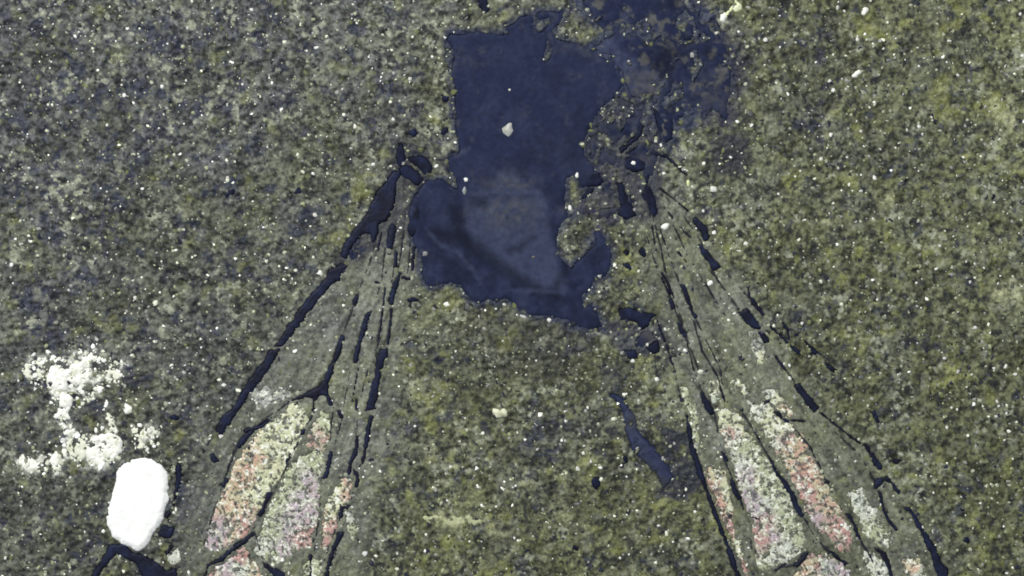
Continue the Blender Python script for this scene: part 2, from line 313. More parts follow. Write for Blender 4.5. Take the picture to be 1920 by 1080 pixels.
SMALL_DARK = [
 ('body_scrap', [(746,318),(758,308),(772,312),(784,324),(794,338),(784,350),(772,340),(760,334)], 1),
 ('body_scrap', [(742,290),(750,268),(757,272),(760,296),(754,314),(746,312)], 1),
 ('body_scrap', [(786,372),(772,398),(764,430),(768,446),(782,440),(790,400)], 1),
 ('body_scrap', [(1222,200),(1232,204),(1250,210),(1262,224),(1262,262),(1248,268),(1238,252),(1230,228)], 0),
 ('body_scrap', [(1098,330),(1112,322),(1128,328),(1134,342),(1118,350),(1100,352)], 0),  # dark scraps of the body and its side, parts of the insect
 ('body_scrap', [(1172,298),(1189,293),(1212,302),(1210,319),(1189,323),(1172,317)], 0),
 ('body_scrap', [(1164,288),(1162,280),(1178,266),(1193,252),(1201,234),(1208,236),(1204,252),(1194,262),(1180,274)], 0),
 ('body_scrap', [(1154,340),(1168,344),(1177,367),(1185,383),(1195,406),(1177,411),(1158,404),(1164,388),(1162,367)], 0),
 ('body_scrap', [(1210,325),(1220,322),(1215,346),(1227,367),(1234,400),(1225,407),(1212,383),(1204,362),(1211,350)], 0),
 ('body_scrap', [(1091,373),(1104,354),(1118,352),(1106,366)], 0),
 ('body_scrap', [(1160,579),(1177,576),(1203,586),(1234,589),(1222,598),(1218,612),(1203,618),(1192,604),(1160,599)], 0),
 ('body_scrap', [(1213,652),(1235,637),(1238,660),(1225,665)], 0),
 ('body_scrap', [(1173,658),(1193,657),(1197,673),(1177,673)], 0),
 ('body_scrap', [(766,296),(790,292),(803,298),(812,312),(808,324),(795,327),(784,315),(770,305)], 1),
 ('body_scrap', [(891,-20),(912,-20),(918,19),(910,28),(899,12)], 0),
 ('body_scrap', [(1168,473),(1175,466),(1181,473),(1176,481)], 0),
 ('body_scrap', [(1198,468),(1206,463),(1214,474),(1208,483),(1199,479)], 0),
 ('body_scrap', [(1176,493),(1186,503),(1182,508),(1168,496)], 0),
]
BROWN = [(1138,607),(1192,606),(1205,620),(1220,612),(1229,612),(1240,637),(1232,636),(1212,650),(1211,660),(1197,655),(1172,656),(1162,647),(1150,630)]
LEG = [(1135,740),(1147,733),(1157,733),(1167,743),(1182,753),(1188,768),(1197,782),(1198,803),(1212,820),(1230,833),(1240,850),(1257,867),(1262,883),(1271,897),(1244,928),(1236,913),(1217,884),(1203,868),(1183,850),(1173,828),(1163,792),(1163,773),(1152,752),(1142,750)]
CELLS = {
 'left': [
  ([(556,758),(570,766),(575,790),(560,830),(540,870),(520,905),(500,930),(485,960),(478,985),(465,1005),(430,1020),(405,1033),(385,1030),(378,1022),(390,985),(405,950),(420,920),(435,880),(450,850),(480,815),(515,785),(540,762)],
   [(548,790,'cream'),(520,840,'cream'),(560,800,'cream'),(470,870,'orange'),(450,905,'orange'),(500,900,'cream'),(440,950,'peach'),(480,930,'cream'),(415,1000,'lilac'),(395,1020,'lilac'),(460,985,'pink'),(440,1005,'peach')]),
  ([(600,770),(615,775),(622,800),(615,830),(605,850),(585,845),(575,835),(580,810),(590,790)], [(605,785,'green'),(612,800,'cream'),(598,820,'pink'),(585,835,'pink'),(590,845,'green')]),
  ([(560,852),(590,847),(607,852),(605,880),(600,910),(598,950),(592,990),(585,1015),(575,1030),(560,1028),(545,1040),(520,1062),(490,1045),(480,1030),(485,1000),(495,975),(510,940),(525,905),(545,870)],
   [(590,860,'green'),(540,900,'green'),(520,930,'green'),(500,990,'green'),(495,1030,'white'),(580,900,'lilac'),(565,950,'lilac'),(545,990,'lilac'),(570,970,'lilac'),(580,1000,'pink'),(540,1030,'lilac'),(575,1020,'pink'),(510,1050,'green')]),
  ([(640,905),(655,893),(664,900),(660,920),(650,945),(640,960),(630,1000),(620,1020),(608,1035),(600,1025),(606,990),(612,950),(618,925)], [(630,920,'cream'),(655,905,'orange'),(648,930,'orange'),(625,950,'cream'),(615,975,'peach'),(622,990,'pink'),(610,1015,'pink')]),
  ([(648,960),(658,965),(664,985),(672,985),(672,1010),(662,1010),(650,990)], [(652,975,'white'),(668,1000,'green')]),
  ([(450,1027),(465,1032),(475,1050),(490,1075),(492,1092),(388,1092),(395,1072),(420,1057)], [(455,1040,'pink'),(420,1065,'lilac'),(400,1085,'pink'),(475,1075,'orange'),(450,1070,'white'),(440,1085,'lilac')]),
  ([(312,1042),(335,1030),(338,1055),(325,1065)], [(325,1045,'white')]),
  ([(575,1055),(600,1050),(602,1092),(560,1092)], [(585,1070,'green')]),
  ([(470,735),(495,720),(510,735),(530,725),(545,745),(505,760),(480,770)], [(500,745,'grey'),(520,735,'grey')]),
 ],
 'right': [
  ([(1345,770),(1365,763),(1385,780),(1405,812),(1425,845),(1450,885),(1470,912),(1490,952),(1505,990),(1512,1015),(1500,1035),(1480,1050),(1455,1062),(1430,1078),(1420,1060),(1415,1030),(1410,990),(1400,950),(1385,910),(1375,870),(1360,830),(1350,800)],
   [(1362,785,'cream'),(1380,800,'cream'),(1375,815,'pink'),(1390,835,'green'),(1410,860,'green'),(1385,860,'white'),(1395,890,'lilac'),(1400,920,'lilac'),(1420,930,'lilac'),(1435,890,'green'),(1430,905,'cream'),(1450,920,'green'),(1420,960,'lilac'),(1430,985,'pink'),(1445,940,'white'),(1465,950,'green'),(1480,990,'green'),(1450,1010,'lilac'),(1430,1020,'pink'),(1445,1040,'white'),(1480,1030,'white'),(1495,1015,'green'),(1430,1065,'green')]),
  ([(1405,755),(1440,760),(1465,785),(1485,797),(1505,820),(1520,850),(1540,890),(1560,925),(1578,960),(1590,985),(1600,1010),(1595,1030),(1575,1030),(1550,1010),(1530,985),(1510,955),(1495,920),(1482,890),(1455,850),(1432,810),(1410,780)],
   [(1415,770,'white'),(1440,790,'cream'),(1470,800,'cream'),(1450,830,'white'),(1480,820,'pink'),(1490,840,'orange'),(1475,865,'peach'),(1500,860,'peach'),(1510,880,'orange'),(1500,905,'pink'),(1530,900,'orange'),(1520,920,'pink'),(1545,930,'orange'),(1520,950,'pink'),(1530,970,'lilac'),(1550,960,'peach'),(1565,985,'pink'),(1545,1000,'pink'),(1590,1000,'pink'),(1580,1020,'pink')]),
  ([(1325,872),(1340,872),(1360,890),(1370,925),(1372,960),(1380,1000),(1392,1035),(1408,1085),(1395,1085),(1385,1045),(1370,1010),(1350,960),(1335,920),(1322,885)],
   [(1330,885,'peach'),(1345,880,'cream'),(1340,915,'pink'),(1360,915,'cream'),(1350,940,'orange'),(1365,945,'cream'),(1362,975,'pink'),(1370,1000,'pink'),(1385,1025,'cream'),(1400,1070,'pink')]),
  ([(1590,925),(1615,915),(1630,945),(1650,970),(1670,1005),(1665,1030),(1645,1020),(1625,1000),(1610,970),(1598,945)], [(1605,930,'white'),(1620,960,'white'),(1640,985,'green'),(1655,1010,'green')]),
  ([(1510,1045),(1540,1038),(1565,1050),(1590,1070),(1600,1092),(1490,1092),(1500,1060)], [(1515,1065,'orange'),(1505,1080,'peach'),(1535,1045,'pink'),(1550,1065,'grey'),(1575,1075,'lilac'),(1590,1085,'lilac')]),
  ([(1622,1035),(1640,1038),(1660,1060),(1672,1092),(1645,1092),(1628,1065)], [(1635,1050,'white'),(1655,1075,'white')]),
  ([(1695,1050),(1720,1048),(1735,1070),(1745,1092),(1700,1092)], [(1705,1060,'peach'),(1720,1080,'white')]),
  ([(1406,623),(1419,625),(1431,652),(1438,668),(1432,684),(1419,676),(1408,656)], [(1412,640,'grey'),(1420,655,'white'),(1428,673,'cream')]),
  ([(1279,729),(1290,733),(1298,756),(1308,787),(1307,817),(1312,850),(1306,850),(1298,819),(1291,779),(1283,756)], [(1290,745,'green'),(1300,780,'green'),(1305,830,'green')]),
  ([(1329,712),(1346,717),(1350,750),(1337,752),(1329,729)], [(1340,725,'cream'),(1342,745,'white')]),
  ([(1371,717),(1387,710),(1408,733),(1398,737),(1378,730)], [(1385,722,'cream')]),
  ([(1423,733),(1440,728),(1460,735),(1475,755),(1487,778),(1471,780),(1455,760),(1440,748)], [(1440,738,'white'),(1455,750,'cream'),(1475,772,'peach')]),
 ]}

# ------------------------------------------------------------------ colours
def lin(r, g, b):
    c = np.array([r, g, b])/255.0
    return np.where(c <= 0.04045, c/12.92, ((c+0.055)/1.055)**2.4)
NAVY = lin(31,38,65); NAVY_L = lin(60,67,92); DUST = lin(77,78,84); BLACK = lin(21,24,40)
MEMB = {'cream': lin(206,208,168), 'orange': lin(198,168,138), 'peach': lin(208,186,152), 'pink': lin(176,140,134), 'lilac': lin(178,166,176), 'green': lin(172,180,142), 'white': lin(196,202,188), 'grey': lin(150,155,150)}
def mixc(a, b, t): return a*(1-t[:, None]) + b*t[:, None]
def soft(poly, x, y, w): return sstep(-w, w, sd_poly(poly, x, y))
PLATE = [(872,374),(1024,372),(1032,450),(1050,500),(1066,548),(1010,548),(960,520),(920,490),(890,460),(874,430)]
UPPER_PLATE = [(930,322),(962,318),(985,345),(1012,358),(1012,368),(880,366),(925,352)]
FOLDS = [[(812,432,6),(870,450,12),(930,492,10),(985,530,9),(1050,560,5)], [(850,395,9),(862,440,8)], [(888,378,8),(908,380,8)], [(955,468,5),(972,466,5),(1000,446,2)], [(1040,545,8),(1075,470,2)]]
RIDGES = [[(866,364,1),(900,361,2.5),(1000,360,2.5),(1018,363,1)],[(800,430,2),(825,460,3),(860,475,3),(885,505,3),(900,530,2)], [(950,545,2),(1000,545,3),(1060,548,2)], [(1112,120,1),(1133,108,2.5),(1150,122,3),(1172,158,3)], [(863,286,1),(873,286,2),(879,279,1)]]
def col_body(x, y, f):
    c = np.tile(NAVY, (len(x), 1)); n = fbm(x, y, 30, 210, 4); n2 = fbm(x, y, 9, 220, 2)
    c = mixc(c, NAVY_L, 0.25*sstep(-0.3, 0.6, n) + 0.08)
    c = mixc(c, BLACK, 0.3*sstep(0.05, 0.5, fbm(x, y, 70, 215, 4, 0.6))); pz = sstep(0.22, 0.5, fbm(x, y, 18, 217, 4, 0.7))*sstep(26, 4, f); c = mixc(c, DUST, 0.35*pz); low = sstep(300, 420, y)*0.4; c = mixc(c, BLACK, low*sstep(-0.3, 0.6, -n))
    t = soft(PLATE, x+5*n2, y+5*n, 9)*(0.8+0.4*n); c = mixc(c, NAVY_L, np.clip(t, 0, 1))
    t = soft(UPPER_PLATE, x+4*n2, y, 8)*0.75; c = mixc(c, NAVY_L, t)
    du = np.maximum(np.exp(-(((x-955)/50)**2+((y-398)/28)**2)), 0.9*np.exp(-(((x-955)/45)**2+((y-345)/16)**2)))
    du = np.maximum(du, 0.9*np.exp(-(((x-1115)/45)**2+((y-88)/16)**2))); du = np.maximum(du, 0.6*np.exp(-(((x-890)/22)**2+((y-400)/10)**2)))
    c = mixc(c, DUST, np.clip(du*(0.5+0.8*n2), 0, 0.6))
    for l in FOLDS: c = mixc(c, BLACK, 0.7*sstep(-11, 9, sd_line(l, x, y)+5*n2))
    for l in RIDGES: c = mixc(c, NAVY_L*1.1, 0.4*sstep(-5, 3, sd_line(l, x, y)+3*n2))
    return c*(1+0.10*n2)[:, None]
VEIL = [[(1140,68),(1175,105),(1215,120),(1250,150),(1230,190),(1196,198),(1178,158),(1146,114),(1112,90)], [(1178,130),(1225,135),(1238,170),(1222,196),(1196,196)]]
def col_head(x, y, f):
    c = np.tile(NAVY, (len(x), 1)); n = fbm(x, y, 26, 310, 4); n2 = fbm(x, y, 10, 320, 3)
    c = mixc(c, NAVY_L, np.clip(0.45*sstep(-0.2, 0.7, n) + 0.05, 0, 1))
    for k, p in enumerate(VEIL): c = mixc(c, (NAVY_L, DUST)[k], np.clip(soft(p, x, y, 12)*(0.75+0.7*n2), 0, 0.9))
    pz = sstep(0.12, 0.42, fbm(x, y, 24, 317, 4, 0.72)); c = mixc(c, lin(92,92,88), 0.75*pz); c = mixc(c, BLACK, 0.6*sstep(0.15, 0.5, fbm(x, y, 40, 319, 3))); t = np.exp(-(((x-1335)/34)**2+((y-180)/36)**2)); c = mixc(c, DUST*0.8, np.clip(t*(0.5+n2), 0, 0.7))
    t = sstep(6, 0, f)*sstep(-0.1, 0.5, n2); c = mixc(c, DUST, 0.5*t)
    c = mixc(c, BLACK, 0.6*np.exp(-(((x-1250)/40)**2+((y-105)/24)**2)))
    return c*(1+0.12*n2)[:, None]
def col_vein(x, y, f):
    c = np.tile(BLACK*1.05, (len(x), 1)); n = fbm(x, y, 16, 350, 3); return mixc(c, NAVY*1.1, np.clip(0.3+0.9*n, 0, 1))
def col_faint(x, y, f):
    n = fbm(x, y, 12, 355, 3); return mixc(np.tile(lin(30,33,44), (len(x), 1)), lin(66,68,68), np.clip(0.35+0.9*n, 0, 1))
def col_veil(x, y, f):
    n = fbm(x, y, 22, 360, 4, 0.7); n2 = fbm(x, y, 8, 365, 2); c = mixc(np.tile(NAVY*0.95, (len(x), 1)), lin(70,72,78), np.clip(0.35+0.9*n, 0, 1)); return c*(1+0.3*n2)[:, None]
def col_brown(x, y, f):
    n = fbm(x, y, 26, 361, 4); return mixc(np.tile(lin(72,73,78), (len(x), 1)), NAVY, np.clip(0.45+0.9*n, 0, 1))*(1+0.15*fbm(x, y, 8, 362, 2))[:, None]
def col_leg(x, y, f):
    n = fbm(x, y, 24, 370, 3); c = mixc(np.tile(NAVY, (len(x), 1)), NAVY_L, sstep(2, 10, f)*np.clip(0.8+0.5*n, 0, 1))
    c = mixc(c, DUST*0.75, 0.8*np.exp(-(((x-1185)/12)**2+((y-790)/16)**2)))
    return mixc(c, DUST*0.5, 0.8*sstep(820, 880, y)*sstep(-0.4, 0.3, n))
def col_cell(ctrl):
    def fn(x, y, f):
        w = np.zeros(len(x)); c = np.zeros((len(x), 3)); 
        xx = x+9*vn(x, y, 14, 401); yy = y+9*vn(x, y, 14, 402)
        for cx, cy, k in ctrl:
            q = 1/(((xx-cx)**2+(yy-cy)**2)/120+0.3)**2; w += q; c += q[:, None]*MEMB[k]
        c /= w[:, None]
        n = fbm(x, y, 7, 410, 3, 0.8); n2 = fbm(x, y, 6, 420, 3, 0.8); n3 = vn(x, y, 8, 430)
        c = mixc(c, np.tile(c.mean(1)[:, None], (1, 3)), np.full(len(x), 0.15))
        warmth = np.clip((c[:, 0]-c[:, 1])*6, 0, 1)
        c = mixc(c, lin(196,150,140), 0.75*sstep(0.0, 0.5, n3)*warmth); c = mixc(c, lin(176,184,148), 0.5*sstep(0.1, 0.6, -n3))
        c = c*1.06; c = mixc(c, lin(244,246,232), 0.9*sstep(0.08, 0.36, n)); c = mixc(c, lin(76,80,72), 0.92*sstep(0.08, 0.30, -n2))
        c = mixc(c, lin(66,69,70), 0.7*sstep(0.38, 0.6, fbm(x, y, 12, 440, 2)))
        return c
    return fn

# ------------------------------------------------------------------ the insect
insect = bpy.data.objects.new('insect_fossil', None); col.objects.link(insect); insect.location = (0, 0, 0)
tag(insect, 'dark blue-black winged insect fossil pressed flat into grey-green rock', 'fossil')
body = Shape([BODY], BODY_HOLES, rag=2.6, wave=13, seed=11, pit=0.95, fade=0.55, reach=9, wp=13); film('thorax', body, M_film, col_body, 3.4, 7, -3.6, 2.0, insect, 0.9, 2.5)
head = Shape([HEAD], HEAD_HOLES, rag=5.0, wave=18, seed=21, pit=0.58, fade=0.40, reach=26, wp=30); film('head', head, M_film, col_head, 4.0, 10, -3.4, 2.0, insect, 1.2, 2.0)
film('side_plate', Shape([SIDE_PLATE], rag=6, wave=16, seed=25, pit=0.16, wp=32), M_film, col_veil, 4.2, 11, -3.8, 2.0, insect, 1.6, 3.0)
film('side_plate', Shape([SIDE_PLATE2], rag=6, wave=18, seed=27, pit=0.12, wp=34), M_film, col_veil, 4.2, 11, -3.8, 2.0, insect, 1.6, 3.0)
film('side_plate', Shape([SIDE_PLATE3], rag=4, wave=18, seed=28, pit=0.16, wp=16), M_film, col_veil, 4.2, 11, -3.8, 2.0, insect, 1.6, 3.0)
film('tail_plate', Shape([BROWN], rag=6, wave=16, seed=26, pit=0.1, wp=20), M_film, col_brown, 4.0, 14, -4.4, 2.0, insect, 1.2, 5.0)
for k, (nm, p, t) in enumerate(SMALL_DARK): film('body_scrap', Shape([p], rag=2.6, wave=9, seed=40+k), M_film, col_vein, 3.0, 4, -2.8, 1.6, insect, 0.8)
WINGS = []
for side, outline, veins, lines in (('left', LEFT_WING, LEFT_VEINS, LEFT_LINES), ('right', RIGHT_WING, RIGHT_VEINS, RIGHT_LINES)):
    WINGS.append(outline)
    wing = bpy.data.objects.new('wing', None); col.objects.link(wing); wing.parent = insect
    for k, p in enumerate(veins): film('vein', Shape([p], rag=3.6, wave=10, seed=100+k, pit=0.95, fade=0.45, reach=6, wp=12, shrink=0.4), M_vein, col_vein, 4.0, 4, -2.6, 1.5, wing, 0.7)
    for k, l in enumerate(lines): film('vein', Shape([], lines=[l], rag=1.3, wave=7, seed=160+k), M_vein, col_vein, 3.6, 3, -2.2, 1.3, wing, 0.5)
    for k, l in enumerate(FAINT[side]): film('vein', Shape([], lines=[l], rag=1.5, wave=9, seed=460+k), M_vein, col_faint, 2.6, 3, -2.7, 1.3, wing, 0.5, press=False)
    for k, (p, ctrl) in enumerate(CELLS[side]): film('wing_cell', Shape([p], rag=7.0, wave=14, seed=200+k, pit=0.55, fade=0.55, reach=10, wp=7, shrink=-3.5), M_cell, col_cell(ctrl), 3.2, 9, -3.2, 1.35, wing, 0.7, 4.0)
STAINS = [(Shape([[(880,585),(960,600),(1060,625),(1120,640),(1090,690),(1010,700),(940,680),(890,640)]], rag=14, wave=40, seed=37), 26, 0.42, lin(52,52,50)), (body, 14, 0.85, NAVY*1.15), (head, 34, 0.9, NAVY*1.3), (Shape([[(1120,215),(1200,200),(1240,270),(1235,330),(1230,400),(1150,415),(1095,395),(1100,270)]], rag=10, wave=30, seed=31), 18, 0.80, lin(46,49,66)),
 (Shape([[(1340,250),(1400,255),(1402,300),(1380,325),(1345,320)],[(1370,30),(1395,70),(1400,150),(1385,215),(1360,235),(1330,225)],[(1395,85),(1420,95),(1416,112),(1398,108)]], rag=8, wave=24, seed=32), 14, 0.6, lin(44,46,58)),
 (Shape([BROWN], rag=6, wave=20, seed=33), 14, 0.75, lin(56,59,76)), (Shape([[(1236,800),(1290,815),(1312,900),(1275,935),(1240,925),(1262,880)]], rag=8, wave=20, seed=34), 12, 0.9, lin(40,44,58)),
 (Shape([[(738,260),(766,290),(790,350),(770,400),(748,440),(705,460),(660,490),(628,500),(668,440),(720,350)],[(735,255),(800,290),(800,350),(760,345),(738,310)]], rag=6, wave=18, seed=35), 12, 0.75, lin(46,48,60)),
 (Shape([[(1225,600),(1260,600),(1270,660),(1245,670)],[(1130,690),(1165,690),(1160,735),(1130,735)]], rag=6, wave=18, seed=36), 12, 0.5, lin(52,54,62))]
leg = film('curved_fragment', Shape([rounded(LEG)], rag=3.0, wave=12, seed=300, pit=0.8, fade=0.4, reach=12, wp=18, shrink=1.2), M_film, col_leg, 5.0, 12, -4.8, 1.6, None, 0.9, 4.0)
tag(leg, 'curved dark blue leg piece lying loose below the body between the wings', 'fossil leg')

# ------------------------------------------------------------------ rock: height and mineral colour
def axis(lo, hi, step):
    a = np.arange(lo, hi+step, step); out = []; s = step; v = a[-1]
    while v < hi+1300: s *= 1.35; v += s; out.append(v)
    pre = []; s = step; v = a[0]
    while v > lo-1300: s *= 1.35; v -= s; pre.append(v)
    return np.concatenate([pre[::-1], a, out])
gx = axis(-200, 2120, 2.2); gy = axis(-180, 1260, 2.2)
X, Y = np.meshgrid(gx, gy); x = X.ravel(); y = Y.ravel()
# stain map: (x, y, reach, olive, lightness)
STAIN = [(150,150,260,.25,.80),(450,80,240,.35,.95),(700,120,160,.45,1.08),(800,230,120,.35,1.25),(120,420,220,.45,.92),(380,420,220,.50,.95),(600,300,160,.50,1.08),(180,600,200,.40,.90),
 (430,620,160,.30,.90),(100,950,180,.55,.86),(300,720,150,.55,.92),(620,620,110,.35,1.42),(560,700,90,.4,1.4),(700,540,70,.3,1.45),(720,850,90,.35,1.30),(690,960,70,.4,1.2),(380,950,60,.3,1.1),(850,640,130,.60,1.02),(800,800,110,.65,.98),(960,760,150,.45,.95),
 (870,1000,160,.85,1.00),(1050,1010,150,.80,.98),(1150,1000,130,.70,.95),(960,890,120,.45,1.02),(1080,700,110,.45,.92),(1250,420,120,.45,1.08),(1180,540,90,.55,1.10),(1340,650,110,.4,1.35),(1290,560,60,.4,1.15),(1560,850,60,.25,1.2),(1700,990,60,.4,1.2),(1400,350,160,.50,1.08),(1420,140,140,.60,1.10),
 (1560,120,150,.50,1.00),(1560,450,160,.60,1.00),(1700,120,150,.70,1.08),(1850,200,150,.75,1.25),(1860,420,150,.80,1.20),(1720,420,150,.65,1.0),(1700,650,180,.75,1.00),(1880,700,160,.75,1.02),(1580,620,120,.65,1.02),
 (1800,900,160,.80,.95),(1860,1040,150,.75,.95),(1560,780,100,.50,1.0),(1620,900,80,.55,1.05),(1290,280,90,.40,1.12),(1010,650,100,.60,.9),(930,640,70,.4,.72),(1000,680,60,.4,.75),(850,790,60,.9,1.15),(950,860,60,.3,1.1),(980,920,50,.5,1.25),(860,970,50,.9,1.3),(1030,745,60,.1,.8),(1080,870,60,.3,1.0),(120,80,90,.1,.85),(300,250,90,.1,.85),(60,200,80,.05,.8),(250,100,90,.45,1.0),(60,300,60,.4,1.1),(420,180,90,.7,1.05),(1590,250,90,.2,1.0),(1880,280,70,1,1.4),(1860,560,70,.9,1.3),(1700,330,70,.9,.95),(1480,330,60,.7,1.15),(1620,520,60,.7,1.0),(1100,660,50,.5,1.1),(700,200,60,.3,1.2),(800,150,60,.3,1.25),(740,300,50,.5,1.2),(90,700,80,.4,.75),(120,960,80,.3,.75)]
w = np.full(x.shape, 1e-4); ol = w*0.55; li = w*1.0
for sx, sy, r, o_, l_ in STAIN:
    q = np.exp(-((x-sx)**2+(y-sy)**2)/(0.75*r)**2); w += q; ol += q*o_; li += q*l_
olive = ol/w; light = li/w
fine = np.zeros(x.shape)
for wpoly in WINGS: fine = np.maximum(fine, soft(wpoly, x, y, 25))
warm = sstep(250, 1500, x + 0.5*y)
olive = np.clip(olive*0.75 - 0.05 + 0.45*warm + 0.6*fbm(x, y, 75, 500, 4, 0.7), 0, 1); light = light**0.9*(0.53+0.05*warm)*(1+0.22*fine)*(1+0.30*fbm(x, y, 85, 505, 4, 0.65))
f1, e1, c1 = voro(x+4*vn(x, y, 15, 520), y+4*vn(x, y, 15, 521), 15, 511)
f2, e2, c2 = voro(x+3*vn(x, y, 8, 522), y+3*vn(x, y, 8, 523), 8.5, 514)
n1 = fbm(x, y, 22, 530, 4, 0.7); n2 = fbm(x, y, 7.5, 540, 3, 0.8)
rough = 1-0.48*fine
n3 = fbm(x, y, 34, 545, 4, 0.7); worm = 1-2*np.abs(fbm(x, y, 15, 548, 2, 0.5))
# streaks that run along the veins inside each wing
sl = fbm(x*0.90+y*0.43, (y*0.90-x*0.43)*0.16, 9, 580, 3, 0.7); sr = fbm(x*0.87-y*0.5, (y*0.87+x*0.5)*0.16, 9, 583, 3, 0.7)
streak = np.where(x < 960, sl, sr)*fine
H = rough*(2.6*np.sqrt(np.clip(1-f1, 0, 1))*(0.4+1.2*c1) + 1.8*np.sqrt(np.clip(1-f2, 0, 1))*(0.3+1.2*c2) + 3.4*n1 + 4.2*n2 + 1.5*worm) + 2.2*fbm(x, y, 120, 550, 3) + 1.2*streak - 3.4
GREY = lin(112,116,118); OLIVE = lin(122,126,92)
C = mixc(np.tile(GREY, (len(x), 1)), OLIVE, olive)*light[:, None]
tone = 1.04 + rough*(0.60*n3 + 0.70*n1 + 1.05*n2 + 0.3*(worm-0.4)) + rough*0.3*(c1-0.5) + rough*0.6*(c2-0.5) + 0.7*streak
C = C*np.clip(tone, 0.22, 2.6)[:, None]
damp = 1-0.65*fine
navy = sstep(0.12, 0.34, fbm(x, y, 30, 560, 4, 0.72)-0.25*(olive-0.35))*damp
C = mixc(C, lin(38,45,70), 0.70*navy)
dk = np.maximum(sstep(0.18, 0.32, fbm(x, y, 13, 565, 3, 0.7)), 0.9*sstep(0.86, 0.92, c2)*sstep(0.75, 0.45, f2))*damp
C = mixc(C, lin(33,35,40), 0.82*dk)
pl = sstep(0.86, 0.95, c1)*sstep(0.8, 0.4, f1); C = mixc(C, lin(140,143,126), 0.40*pl)
pl = sstep(0.15, 0.4, fbm(x, y, 11, 568, 3, 0.7))*sstep(0, 0.4, fbm(x, y, 45, 569, 2)); C = mixc(C, lin(172,176,156), 0.7*pl*(1-0.4*fine))
yl = sstep(0.25, 0.6, fbm(x, y, 30, 570, 4)); C = mixc(C, lin(146,150,88), 0.38*yl*(0.4+olive))
C = mixc(C, lin(112,115,110)*(0.78+0.5*streak+0.45*n1+0.5*n2)[:, None].clip(0.3, 2), 0.42*fine)
st = soft([(1335,265),(1360,250),(1395,258),(1402,290),(1390,318),(1352,322),(1332,300)], x, y, 14); C = mixc(C, lin(52,52,62), 0.7*st)
STM = np.zeros(x.shape)
for shp, reach, amt, tint in STAINS:
    m_ = (x > shp.x0-reach) & (x < shp.x1+reach) & (y > shp.y0-reach) & (y < shp.y1+reach); xs, ys = x[m_], y[m_]
    q = sstep(-reach, 0, shp.f(xs, ys)+0.5*reach*fbm(xs, ys, 26, 590, 4, 0.75)); q = q*amt*sstep(-0.6, 0.1, fbm(xs, ys, 20, 592, 4, 0.7)+0.1); STM[m_] = np.maximum(STM[m_], q)
    C[m_] = mixc(C[m_], tint, np.clip(q, 0, 0.92))
sliv = np.zeros(x.shape)
for p in SLIVERS: sliv = np.maximum(sliv, soft(p, x, y, 12))
C = mixc(C, lin(172,175,138), 0.85*sliv*sstep(-0.15, 0.35, fbm(x, y, 16, 597, 4, 0.75)))
powder = np.zeros(x.shape)
for p in POWDER: powder = np.maximum(powder, soft(p, x, y, 14))
C = mixc(C, lin(238,239,228), powder*sstep(-0.02, 0.32, fbm(x, y, 22, 595, 4, 0.75))*0.9)
# rock lies lower under everything pressed into it
covered = np.zeros(X.shape, bool); HG = H.reshape(X.shape)
for sh, base, inset in PRESS:
    i0, i1 = np.searchsorted(gx, [sh.x0, sh.x1]); j0, j1 = np.searchsorted(gy, [sh.y0, sh.y1])
    if i1 <= i0 or j1 <= j0: continue
    xs, ys = X[j0:j1, i0:i1], Y[j0:j1, i0:i1]; F = sh.f(xs, ys)
    HG[j0:j1, i0:i1] = np.where(F > inset, np.minimum(HG[j0:j1, i0:i1], base-3.5), HG[j0:j1, i0:i1]); covered[j0:j1, i0:i1] |= F > -2
nxg, nyg = len(gx), len(gy); idx = np.arange(nxg*nyg).reshape(nyg, nxg)
quads = np.stack([idx[:-1, :-1].ravel(), idx[1:, :-1].ravel(), idx[1:, 1:].ravel(), idx[:-1, 1:].ravel()], 1)
verts = np.stack([wx(x), wy(y), HG.ravel()*S], 1)
ring = np.concatenate([idx[0, :], idx[1:, -1], idx[-1, -2::-1], idx[-2:0:-1, 0]])
low = verts[ring].copy(); low[:, 2] = -4.0; n0 = len(verts); k = np.arange(len(ring)); k2 = np.roll(k, -1)
side = np.stack([ring[k], ring[k2], n0+k2, n0+k], 1)
rock = new_mesh('rock', np.concatenate([verts, low]), np.concatenate([quads, side]), M_rock, np.concatenate([C, C[ring]]))
tag(rock, 'rough grey-green rock face that holds the fossil', None, None, 'structure')

def height(px, py):
    i = np.clip(np.searchsorted(gx, px), 0, nxg-1); j = np.clip(np.searchsorted(gy, py), 0, nyg-1); return HG[j, i], covered[j, i]

